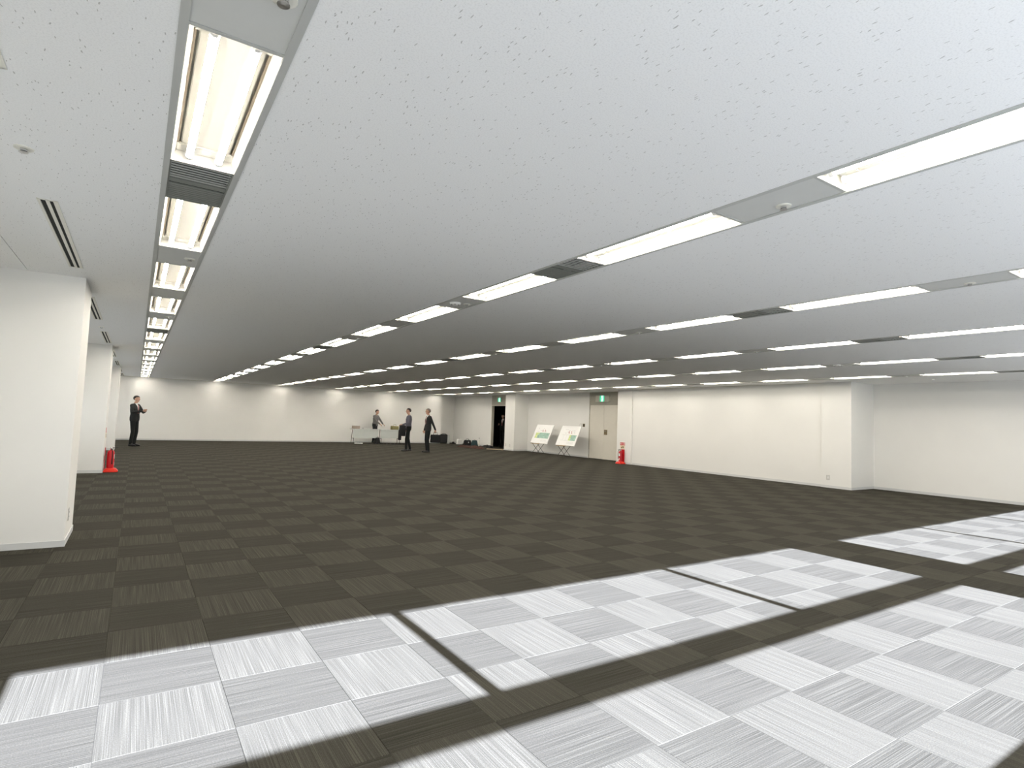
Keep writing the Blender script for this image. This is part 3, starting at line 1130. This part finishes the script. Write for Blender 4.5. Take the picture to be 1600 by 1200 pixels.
# ------------------------------------------------------------------ poster boards on folding stands
def poster(y_c, label_board, label_stand, style):
    # local: +x toward wall, y along the wall, z up
    r = empty('folding_stand', (14.48, y_c + 0.15, 0.0))
    for s in (-1, 1):
        y = s * 0.17
        MB().tube([(-0.20, y, 0.004), (0.22, y + 0.02, 0.44)], 0.010, 8).build('leg', M_LEGMETAL, r, smooth=True)
        MB().tube([(0.24, y + 0.02, 0.004), (-0.16, y + 0.02, 0.44)], 0.009, 8).build('leg', M_LEGMETAL, r, smooth=True)
    MB().tube([(-0.20, -0.17, 0.03), (-0.20, 0.17, 0.03)], 0.008).build('crossbar', M_LEGMETAL, r)
    MB().box(-0.20, -0.12, -0.26, 0.26, 0.425, 0.445).build('top_rail', M_WOODLEG, r, bevel=0.004)
    MB().box(0.16, 0.24, -0.26, 0.26, 0.425, 0.445).build('top_rail', M_WOODLEG, r, bevel=0.004)
    tag(r, label_stand, 'stand', 'folding stands under the boards')
    # board leaning back against the wall
    w, hgt = 1.18, 0.86
    x0, z0 = 14.40, 0.447
    ang = math.atan2(0.36, 0.78)
    br = empty('poster_board', (x0, y_c, z0))
    br.rotation_euler = (0, ang, 0)
    MB().box(-0.012, 0.012, -w / 2, w / 2, 0, hgt).build('board', M_BOARD, br, bevel=0.002)
    f = -0.0128

    def rect(b, y0, y1, za, zb):        # u: 0..1 left-to-right in the picture (left = +y)
        ya, yb = w / 2 - y0 * w, w / 2 - y1 * w
        b.box(f - 0.0006, f + 0.001, yb, ya, za * hgt, zb * hgt)
    random.seed(style)
    g, yel = MB(), MB()
    if style == 1:
        rect(g, 0.26, 0.93, 0.27, 0.53)
        rect(yel, 0.13, 0.26, 0.27, 0.45)
        rect(yel, 0.13, 0.36, 0.45, 0.56)
        rect(g, 0.36, 0.93, 0.53, 0.57)
    else:
        rect(g, 0.66, 0.93, 0.26, 0.54)
        rect(yel, 0.57, 0.66, 0.26, 0.54)
    g.build('printed_plan', M_MAPG, br)
    yel.build('printed_garden', M_MAPY, br)
    ink, lines = MB(), MB()
    for q in range(2):
        u = 0.46 + 0.13 * q
        rect(ink, u, u + 0.035, 0.66 + 0.02 * q, 0.73)
        rect(ink, u + 0.02, u + 0.055, 0.61, 0.66)
    for q in range(10):
        u = random.uniform(0.15, 0.8)
        z = random.choice([0.62, 0.68, 0.76, 0.80])
        rect(lines, u, u + random.uniform(0.03, 0.12), z, z + 0.012)
    for q in range(4):
        rect(lines, 0.55, 0.9, 0.10 + 0.03 * q, 0.104 + 0.03 * q)
    if style == 2:
        for u0, u1, za, zb in ((0.16, 0.57, 0.25, 0.256), (0.16, 0.57, 0.535, 0.541), (0.28, 0.284, 0.25, 0.54), (0.42, 0.424, 0.25, 0.54)):
            rect(lines, u0, u1, za, zb)
    ink.build('printed_marks', M_INKR, br)['kind'] = 'stuff'
    lines.build('printed_lines', M_INKG, br)['kind'] = 'stuff'
    tag(br, label_board, 'poster board', 'poster boards by the right wall')


poster(16.78, 'white poster board with wide green plan, left of the two', 'folding stand under the left poster board', 1)
poster(15.03, 'white poster board with small green plan, right of the two', 'folding stand under the right poster board', 2)


# ------------------------------------------------------------------ people
def capsule(mb, a, b, ra, rb, seg=14):
    a, b = Vector(a), Vector(b)
    d = b - a
    d = d.normalized() if d.length > 1e-5 else Vector((0, 0, 1))
    pts, rs = [], []
    for k in range(5):
        w = PI / 2 * (1 - k / 4)
        pts.append(a - d * ra * math.sin(w))
        rs.append(max(ra * math.cos(w), 0.04 * ra))
    for k in range(5):
        w = PI / 2 * k / 4
        pts.append(b + d * (rb * math.sin(w) + 1e-5))
        rs.append(max(rb * math.cos(w), 0.04 * rb))
    mb.tube(pts, rs, seg)


def person(name, loc, rz, label, arms, top, trouser, hair_mat, scale=1.0, shirt=True, lean=0.0, stride=0.0):
    """figure faces local +x, its left is +y; arms: {side: (elbow, wrist, hand_dir, palm_dir)}"""
    parts = []      # (a, b, ra, rb, label)

    def add(a, b_, ra, rb, lab):
        parts.append((Vector(a), Vector(b_), ra, rb, lab))

    def ln(p):      # upper body lean
        x, y, z = p
        return (x + lean * max(0, z - 0.93), y, z)
    # legs
    for s in (-1, 1):
        st = stride * s
        hip = (0.0, s * 0.085, 0.90)
        knee = (0.03 + st * 0.5, s * 0.095, 0.49)
        ank = (-0.02 + st, s * 0.10, 0.085)
        add(hip, knee, 0.088, 0.062, 'trouser')
        add(knee, (ank[0], ank[1], 0.10), 0.062, 0.050, 'trouser')
        add((ank[0] - 0.03, ank[1], 0.045), (ank[0] + 0.09, s * 0.11, 0.040), 0.043, 0.040, 'shoe')
        add((ank[0] + 0.09, s * 0.11, 0.036), (ank[0] + 0.175, s * 0.12, 0.030), 0.040, 0.028, 'shoe')
    # torso
    for s in (-1, 1):
        add((0, s * 0.075, 0.90), (0, s * 0.08, 0.98), 0.105, 0.105, 'trouser' if not shirt else 'top')
        add((0, s * 0.08, 0.98), ln((0.0, s * 0.065, 1.10)), 0.105, 0.100, 'top')
        add(ln((0, s * 0.065, 1.10)), ln((0.0, s * 0.085, 1.27)), 0.100, 0.112, 'top')
        add(ln((0, s * 0.085, 1.27)), ln((-0.01, s * 0.10, 1.36)), 0.112, 0.088, 'top')
        add(ln((-0.01, s * 0.06, 1.40)), ln((-0.01, s * 0.165, 1.385)), 0.062, 0.062, 'top')
    add((0, 0, 0.95), ln((0, 0, 1.34)), 0.11, 0.11, 'top')
    add(ln((-0.01, 0, 1.40)), ln((0.01, 0, 1.50)), 0.058, 0.052, 'skin')
    # head
    hc = Vector(ln((0.03, 0, 1.615)))
    add(hc + Vector((-0.012, 0, 0.02)), hc + Vector((0.012, 0, 0.025)), 0.083, 0.078, 'skin')
    add(hc + Vector((0.02, 0, -0.02)), hc + Vector((0.035, 0, -0.075)), 0.066, 0.042, 'skin')
    add(hc + Vector((0.088, 0, 0.012)), hc + Vector((0.102, 0, -0.022)), 0.009, 0.014, 'skin')       # nose
    for s in (-1, 1):
        add(hc + Vector((-0.005, s * 0.080, 0.015)), hc + Vector((-0.005, s * 0.080, -0.022)), 0.014, 0.010, 'skin')   # ears
        add(hc + Vector((0.076, s * 0.020, 0.036)), hc + Vector((0.072, s * 0.044, 0.034)), 0.010, 0.009, 'skin')      # brow
    add(hc + Vector((0.078, -0.015, -0.055)), hc + Vector((0.078, 0.015, -0.055)), 0.008, 0.008, 'lip')
    # arms and hands
    for s in (-1, 1):
        el, wr, hd, pn = arms[s]
        sh = Vector(ln((-0.01, s * 0.185, 1.385)))
        el, wr = Vector(ln(el)), Vector(ln(wr))
        add(sh, el, 0.058, 0.046, 'top')
        add(el, wr, 0.046, 0.036, 'top')
        hd, pn = Vector(hd).normalized(), Vector(pn).normalized()
        side = hd.cross(pn).normalized()
        if side.dot(Vector((1, 0, 0.4))) < 0:
            thumb = -side
        else:
            thumb = side
        p0 = wr + hd * 0.02
        for q in (-1, 0, 1):
            add(p0 + thumb * 0.018 * q, p0 + hd * 0.075 + thumb * 0.024 * q, 0.017, 0.014, 'skin')
        for q, fl in zip((-1.5, -0.5, 0.5, 1.5), (0.058, 0.074, 0.080, 0.070)):
            k0 = p0 + hd * 0.080 + thumb * 0.019 * q
            k1 = k0 + (hd * 0.8 + pn * 0.6).normalized() * fl * 0.5
            k2 = k1 + (hd * 0.2 + pn * 1.0).normalized() * fl * 0.5
            add(k0, k1, 0.0095, 0.0088, 'skin')
            add(k1, k2, 0.0088, 0.0075, 'skin')
        t0 = p0 + hd * 0.02 + thumb * 0.026
        t1 = t0 + (hd * 0.6 + thumb * 0.8).normalized() * 0.038
        t2 = t1 + (hd * 0.8 + pn * 0.5).normalized() * 0.032
        add(t0, t1, 0.012, 0.0105, 'skin')
        add(t1, t2, 0.0105, 0.009, 'skin')
    mb = MB()
    for a, b_, ra, rb, lab in parts:
        capsule(mb, a, b_, ra, rb)
    me0 = bpy.data.meshes.new('tmp')
    me0.from_pydata(mb.v, [], mb.f)
    tmp = bpy.data.objects.new('tmp', me0)
    C.objects.link(tmp)
    rm = tmp.modifiers.new('r', 'REMESH')
    rm.mode = 'VOXEL'
    rm.voxel_size = 0.0085
    sm = tmp.modifiers.new('s', 'SMOOTH')
    sm.factor = 0.5
    sm.iterations = 3
    dg = bpy.context.evaluated_depsgraph_get()
    me_ = bpy.data.meshes.new_from_object(tmp.evaluated_get(dg))
    C.objects.unlink(tmp)
    bpy.data.objects.remove(tmp)
    me_.name = name
    me_.materials.clear()
    mats = [top, trouser, M_SKIN, M_SHOE, M_SHIRT, mat('lips', (0.36, 0.15, 0.13), 0.5), M_INKR]
    idx = {'top': 0, 'trouser': 1, 'skin': 2, 'shoe': 3, 'lip': 5}
    for x in mats:
        me_.materials.append(x)
    nf = len(me_.polygons)
    cen = np.empty(nf * 3, dtype=np.float32)
    me_.polygons.foreach_get('center', cen)
    cen = cen.reshape(-1, 3)
    best = np.full(nf, 9.0)
    lab_i = np.zeros(nf, dtype=np.int32)
    for a, b_, ra, rb, lab in parts:
        av, dv = np.array(a), np.array(b_ - a)
        t = np.clip((cen - av) @ dv / max(float(dv @ dv), 1e-9), 0, 1)
        dist = np.linalg.norm(cen - av - t[:, None] * dv, axis=1) - (ra + (rb - ra) * t)
        k = dist < best
        best[k] = dist[k]
        lab_i[k] = idx[lab]
    x, y, z = cen.T
    if shirt:
        istop = lab_i == 0
        lab_i[(lab_i == 2) & (z > 1.40) & (z < 1.47)] = 4
        fr = istop & (x - lean * (z - 0.93) > 0.03) & (z > 1.12)
        lab_i[fr & (np.abs(y) < 0.06 * (z - 1.12) / 0.3)] = 4
        lab_i[fr & (np.abs(y) < 0.018) & (z < 1.42)] = 6
    me_.polygons.foreach_set('material_index', lab_i)
    me_.polygons.foreach_set('use_smooth', np.ones(nf, dtype=bool))
    o = bpy.data.objects.new(name, me_)
    C.objects.link(o)
    # hair: cap over the skull
    hb = bmesh.new()
    bmesh.ops.create_uvsphere(hb, u_segments=24, v_segments=16, radius=1.0)
    for v in hb.verts:
        v.co = Vector((v.co.x * 0.104 - 0.012, v.co.y * 0.091, v.co.z * 0.092 + 0.030))
        v.co += v.co.normalized() * 0.004 * noise.noise(v.co * 60)
    kill = [v for v in hb.verts if (v.co.x > 0.02 and v.co.z < 0.062) or v.co.z < -0.055 or (v.co.x > -0.035 and v.co.z < 0.012)]
    bmesh.ops.delete(hb, geom=kill, context='VERTS')
    for v in hb.verts:
        v.co += hc
    hm = bpy.data.meshes.new('hair')
    hb.to_mesh(hm)
    hb.free()
    for p in hm.polygons:
        p.use_smooth = True
    hm.materials.append(hair_mat)
    ho = bpy.data.objects.new('hair', hm)
    C.objects.link(ho)
    sd = ho.modifiers.new('t', 'SOLIDIFY')
    sd.thickness = 0.012
    ho.parent = o
    eb = MB()
    for s in (-1, 1):
        eb.tube([hc + Vector((0.070, s * 0.030 - 0.009, 0.020)), hc + Vector((0.076, s * 0.030, 0.020)), hc + Vector((0.070, s * 0.030 + 0.009, 0.020))], [0.003, 0.007, 0.003], 8)
    eb.build('eyes', M_BLACK, o, smooth=True)['kind'] = 'stuff'
    o.location = loc
    o.rotation_euler = (0, 0, rz)
    o.scale = (scale,) * 3
    tag(o, label, 'person')
    return o


hang = lambda s, x=0.03: ((x - 0.03, s * 0.245, 1.12), (x + 0.04, s * 0.25, 0.88), (0.1, 0, -1), (0.2, -s, 0))
arms_front = {s: ((0.09, s * 0.31, 1.16), (0.29, s * 0.09, 1.20), (0.55, -s * 0.8, 0.25), (0.1, -s * 0.8, 0.4)) for s in (-1, 1)}
person('person', (0.03, 20.85, 0.0005), -0.55, 'person in dark suit, hands raised to chest, standing at the left pillars', arms_front, M_SUIT, M_TROUSER, M_HAIR, 1.01)
a2 = {1: ((0.06, 0.27, 1.13), (0.27, 0.20, 1.06), (1, -0.2, -0.1), (0.1, -0.5, -0.8)), -1: hang(-1)}
person('person', (9.22, 18.55, 0.0005), PI * 0.93, 'person in grey top and black trousers holding a dark coat', a2, M_GREYTOP, M_TROUSER, M_HAIR, 0.985, shirt=False, stride=0.10)
a3 = {-1: hang(-1), 1: ((-0.11, 0.25, 1.13), (-0.21, 0.27, 0.91), (-0.15, 0, -1), (0.3, -1, 0))}
p3 = person('person', (9.66, 17.66, 0.0005), PI * 0.96, 'person in dark suit carrying a black bag, right of two standing together', a3, M_SUIT, M_TROUSER, M_HAIRG, 0.99)
a4 = {s: ((0.18, s * 0.24, 1.14), (0.36, s * 0.16, 1.00), (0.8, -s * 0.1, -0.5), (0.2, -s * 0.2, -0.9)) for s in (-1, 1)}
person('person', (10.10, 24.78, 0.0005), -0.9, 'person in mid-grey jacket standing behind the long table', a4, M_GREYMID, M_TROUSER, M_HAIR, 0.96, shirt=False, lean=0.10)
a5 = {1: hang(1), -1: ((0.06, -0.26, 1.12), (0.24, -0.12, 1.16), (0.8, 0.5, 0.2), (0, 1, 0.4))}
person('person', (16.00, 22.12, 0.0005), PI * 1.15, 'person in black half hidden in the dark open doorway', a5, M_TROUSER, M_TROUSER, M_HAIR, 0.97)


# bag in the hand of the right-hand figure, coat over the arm of the left-hand one
def soft_box(name, loc, sx, sy, sz, material, parent=None, seed=0, puff=0.12, taper=0.0, rz=0.0):
    bm = bmesh.new()
    bmesh.ops.create_cube(bm, size=1.0)
    bmesh.ops.subdivide_edges(bm, edges=bm.edges, cuts=5, use_grid_fill=True)
    for v in bm.verts:
        x, y, z = v.co * 2
        r_ = 1 + puff * (1 - x * x) * (abs(y) > .99) + puff * (1 - y * y) * (abs(x) > .99)
        edge = (max(0, abs(x) - 0.7) + max(0, abs(y) - 0.7) + max(0, abs(z) - 0.7))
        k = 1 - 0.12 * max(0, edge - 0.3)
        t = 1 - taper * (z + 1) / 2
        nz = noise.noise(Vector((x * 1.7 + seed, y * 1.7, z * 1.7))) * 0.06
        v.co = Vector((x * sx / 2 * r_ * k * t + nz * sx, y * sy / 2 * r_ * k * t + nz * sy, (z + 1) / 2 * sz * (1 if z < 0.9 else 1 + nz)))
    me_ = bpy.data.meshes.new(name)
    bm.to_mesh(me_)
    bm.free()
    for p in me_.polygons:
        p.use_smooth = True
    me_.materials.append(material)
    o = bpy.data.objects.new(name, me_)
    C.objects.link(o)
    if parent:
        o.parent = parent
    o.location = loc
    o.rotation_euler = (0, 0, rz)
    return o


bag = soft_box('briefcase', (9.845, 17.36, 0.40), 0.36, 0.11, 0.30, M_DARKCLOTH, seed=3, rz=PI * 0.96)
MB().tube([(-0.08, 0, 0.29), (-0.07, 0, 0.39), (0.07, 0, 0.39), (0.08, 0, 0.29)], 0.010).build('handle', M_BLACK, bag, smooth=True)
tag(bag, 'black briefcase carried by the right of the two people', 'bag')
coat = soft_box('folded_coat', (8.86, 18.30, 0.60), 0.20, 0.18, 0.42, M_DARKCLOTH, seed=9, puff=0.2)
soft_box('coat_sleeve', (-0.09, 0.02, -0.16), 0.09, 0.12, 0.40, M_DARKCLOTH, coat, seed=5)
tag(coat, 'dark coat folded over an arm of the grey-topped person', 'coat')


# ------------------------------------------------------------------ tables at the far wall
def table(x0, x1, y0, y1, label):
    r = empty('folding_table', ((x0 + x1) / 2, (y0 + y1) / 2, 0))
    w, d = (x1 - x0) / 2, (y1 - y0) / 2
    MB().box(-w, w, -d, d, 0.67, 0.70).build('tabletop', M_TABLE, r, bevel=0.006)
    MB().box(-w + 0.03, w - 0.03, -d + 0.03, -d + 0.045, 0.27, 0.665).build('modesty_panel', M_TABLE, r)
    for sx in (-1, 1):
        for sy in (-1, 1):
            MB().tube([(sx * (w - 0.10), sy * (d - 0.10), 0.67), (sx * (w - 0.06), sy * (d - 0.05), 0.002)], 0.013).build('leg', M_LEGMETAL, r, smooth=True)
        MB().tube([(sx * (w - 0.075), -d + 0.07, 0.25), (sx * (w - 0.075), d - 0.07, 0.25)], 0.010).build('brace', M_LEGMETAL, r, smooth=True)
    tag(r, label, 'table', 'folding tables at the far wall')


table(8.72, 10.02, 23.95, 24.40, 'pale folding table at the far wall, left of two')
table(10.06, 11.15, 23.85, 24.30, 'pale folding table at the far wall, right of two')


def carton(name, loc, sx, sy, sz, rz, material, label, cat='box', group=None):
    r = empty(name, loc, rz)
    MB().box(-sx / 2, sx / 2, -sy / 2, sy / 2, 0, sz).build('body', material, r, bevel=0.004)
    f = MB()
    f.quad((-sx / 2, -sy / 2, sz + 0.001), (sx / 2, -sy / 2, sz + 0.001), (sx / 2, -0.004, sz + 0.004), (-sx / 2, -0.004, sz + 0.004))
    f.quad((-sx / 2, 0.004, sz + 0.004), (sx / 2, 0.004, sz + 0.004), (sx / 2, sy / 2, sz + 0.001), (-sx / 2, sy / 2, sz + 0.001))
    f.build('flap', material, r)['kind'] = 'stuff'
    tag(r, label, cat, group)
    return r


carton('cardboard_box', (8.93, 24.17, 0.701), 0.30, 0.26, 0.14, 0.1, mat('brown_carton', (0.36, 0.30, 0.25), 0.8), 'brown box on the left end of the far table')
carton('paper_stack', (9.45, 24.17, 0.701), 0.34, 0.26, 0.05, -0.1, M_WHITE, 'low stack of white papers on the far table', 'papers')
ob = soft_box('canvas_bag', (10.86, 24.07, 0.701), 0.34, 0.22, 0.18, M_OLIVE, seed=21)
MB().tube([(-0.08, 0, 0.16), (-0.06, 0, 0.25), (0.06, 0, 0.25), (0.08, 0, 0.16)], 0.008).build('handle', M_OLIVE, ob)
tag(ob, 'olive canvas bag on the right end of the far table', 'bag')

# chair behind / black bag under the table, cables, white power strip
ub = soft_box('floor_bag', (9.90, 23.78, 0.001), 0.24, 0.20, 0.30, M_DARKCLOTH, seed=31, taper=0.35)
MB().tube([(-0.05, 0, 0.28), (0.0, 0, 0.36), (0.05, 0, 0.28)], 0.008).build('handle', M_BLACK, ub)
tag(ub, 'black bag on the carpet below the far table', 'bag')
ps = MB().box(-0.19, 0.19, -0.04, 0.04, 0.0, 0.05).build('power_strip', M_WHITE, bevel=0.006)
sk = MB()
for q in range(4):
    sk.box(-0.15 + 0.09 * q, -0.11 + 0.09 * q, -0.02, 0.02, 0.05, 0.052)
sk.build('socket', M_BLACK, ps)['kind'] = 'stuff'
ps.location = (8.98, 23.80, 0.001)
ps.rotation_euler = (0, 0, -0.25)
tag(ps, 'white power strip on the carpet below the far table', 'power strip')
cpts = []
random.seed(4)
for q in range(46):
    t = q / 45
    cpts.append((9.35 + 1.75 * t, 23.66 - 0.18 * t + 0.07 * math.sin(q * 1.3) + random.uniform(-0.03, 0.03), 0.018 + 0.012 * (q % 2)))
cb_ = MB().tube(cpts, 0.014, 6).build('power_cable', M_BLACK, smooth=True)
MB().box(11.08, 11.22, 23.40, 23.52, 0.001, 0.05).build('plug', M_BLACK, cb_, bevel=0.006)
tag(cb_, 'black cable tangled along the floor by the far tables', 'cable')

# ------------------------------------------------------------------ bags by the right corner
tr = MB().box(-0.20, 0.20, -0.10, 0.10, 0.02, 0.50).build('suitcase', M_BLACK, bevel=0.03, bseg=3, smooth=True)
MB().tube([(-0.09, 0.05, 0.48), (-0.09, 0.05, 0.53), (0.09, 0.05, 0.53), (0.09, 0.05, 0.48)], 0.012).build('handle', M_BLACK, tr, smooth=True)
for s in (-1, 1):
    MB().tube([(s * 0.15 - 0.012, 0.06, 0.022), (s * 0.15 + 0.012, 0.06, 0.022)], 0.02, 10).build('wheel', M_BLACK, tr)
tr.location = (13.98, 24.82, 0.001)
tr.rotation_euler = (0, 0, -0.45)
tag(tr, 'upright black suitcase at the far right corner', 'suitcase')
carton('white_carton', (14.30, 24.92, 0.001), 0.15, 0.22, 0.46, -0.45, M_TABLE, 'narrow white box beside the black suitcase')
pc = soft_box('pouch', (14.42, 24.55, 0.001), 0.14, 0.12, 0.11, M_DARKCLOTH, seed=41, taper=0.3)
MB().tube([(-0.04, 0, 0.1), (0, 0, 0.14), (0.04, 0, 0.1)], 0.006).build('strap', M_BLACK, pc)
tag(pc, 'small black pouch between white box and white tote', 'bag')
wt = soft_box('tote_bag', (14.60, 24.20, 0.001), 0.30, 0.22, 0.27, M_WHITE, seed=51, taper=0.25, puff=0.2)
MB().tube([(-0.07, 0, 0.25), (-0.05, 0, 0.36), (0.05, 0, 0.36), (0.07, 0, 0.25)], 0.008).build('handle', M_CREAM, wt, smooth=True)
tag(wt, 'white tote bag slumped against the right wall', 'bag')
bk = soft_box('shoulder_bag', (14.62, 23.35, 0.001), 0.40, 0.24, 0.26, M_DARKCLOTH, seed=61, taper=0.25, rz=-0.6)
for s in (-1, 1):
    MB().tube([(-0.10, s * 0.06, 0.23), (-0.06, s * 0.07, 0.32), (0.06, s * 0.07, 0.32), (0.10, s * 0.06, 0.23)], 0.010).build('handle', M_BLACK, bk, smooth=True)
MB().box(0.05, 0.10, -0.135, -0.128, 0.12, 0.18).build('buckle', M_STEEL, bk)
tag(bk, 'black shoulder bag with handles by the right wall', 'bag')
tp = soft_box('backpack', (14.72, 22.78, 0.001), 0.34, 0.22, 0.28, M_TEAL, seed=71, taper=0.35, rz=-0.6)
MB().tube([(-0.05, 0.02, 0.26), (0.0, 0.02, 0.32), (0.05, 0.02, 0.26)], 0.009).build('grab_loop', M_BLACK, tp)
MB().box(-0.10, 0.10, -0.125, -0.112, 0.05, 0.15).build('pocket', M_TEAL, tp, bevel=0.01)
tag(tp, 'dark teal backpack beside the black shoulder bag', 'bag')
bt = empty('drink_bottle', (14.86, 22.55, 0.001))
MB().lathe([(0.032, 0.0), (0.034, 0.01), (0.034, 0.30), (0.015, 0.36), (0.014, 0.38)], seg=14).build('bottle_body', M_CREAM, bt, smooth=True)
MB().lathe([(0.017, 0.378), (0.017, 0.42)], seg=14).build('cap', M_BLACK, bt)
tag(bt, 'tall pale bottle behind the teal backpack', 'bottle')


# crumpled brown cloth, plank and black sack on the floor before the open door
def cloth(name, p0, p1, width, seed, material, hgt=0.06):
    p0, p1 = Vector(p0), Vector(p1)
    d = (p1 - p0)
    L = d.length
    d.normalize()
    s = Vector((-d.y, d.x, 0))
    nu, nv = 46, 14
    b = MB()
    for i in range(nu + 1):
        for j in range(nv + 1):
            u, v = i / nu, j / nv - 0.5
            wv = width * (0.8 + 0.35 * noise.noise(Vector((u * 5, seed, 0))))
            p = p0 + d * L * u + s * wv * v + d * 0.05 * noise.noise(Vector((u * 7, v * 6, seed)))
            rim = min(1, (0.5 - abs(v)) * 5, u * 12, (1 - u) * 12)
            z = 0.006 + rim * hgt * (0.5 + 0.9 * abs(noise.noise(Vector((u * 13, v * 4 + seed, seed * 2)))))
            b.v.append((p.x, p.y, z))
    for i in range(nu):
        for j in range(nv):
            a = i * (nv + 1) + j
            b.f.append((a, a + 1, a + nv + 2, a + nv + 1))
    o = b.build(name, material, smooth=True)
    sd = o.modifiers.new('thick', 'SOLIDIFY')
    sd.thickness = 0.005
    return o


c1 = cloth('crumpled_cloth', (13.30, 21.8, 0), (13.55, 19.95, 0), 0.34, 3.0, M_BROWN, 0.12)
tag(c1, 'long crumpled brown cloth on the carpet before the open door', 'cloth')
c2 = cloth('crumpled_sack', (14.95, 22.15, 0), (14.55, 20.75, 0), 0.30, 8.0, M_DARKCLOTH, 0.11)
tag(c2, 'flat black sack on the carpet beside the open doorway', 'sack')
pl = MB().box(-0.40, 0.40, -0.06, 0.06, 0.0, 0.025).build('plank', M_PLANK, bevel=0.003)
MB().box(0.36, 0.40, -0.06, 0.06, 0.025, 0.03).build('end_cap', M_BROWN, pl)
pl.location = (14.02, 19.64, 0.001)
pl.rotation_euler = (0, 0, -0.9)
tag(pl, 'pale wooden plank on the carpet by the open doorway', 'plank')
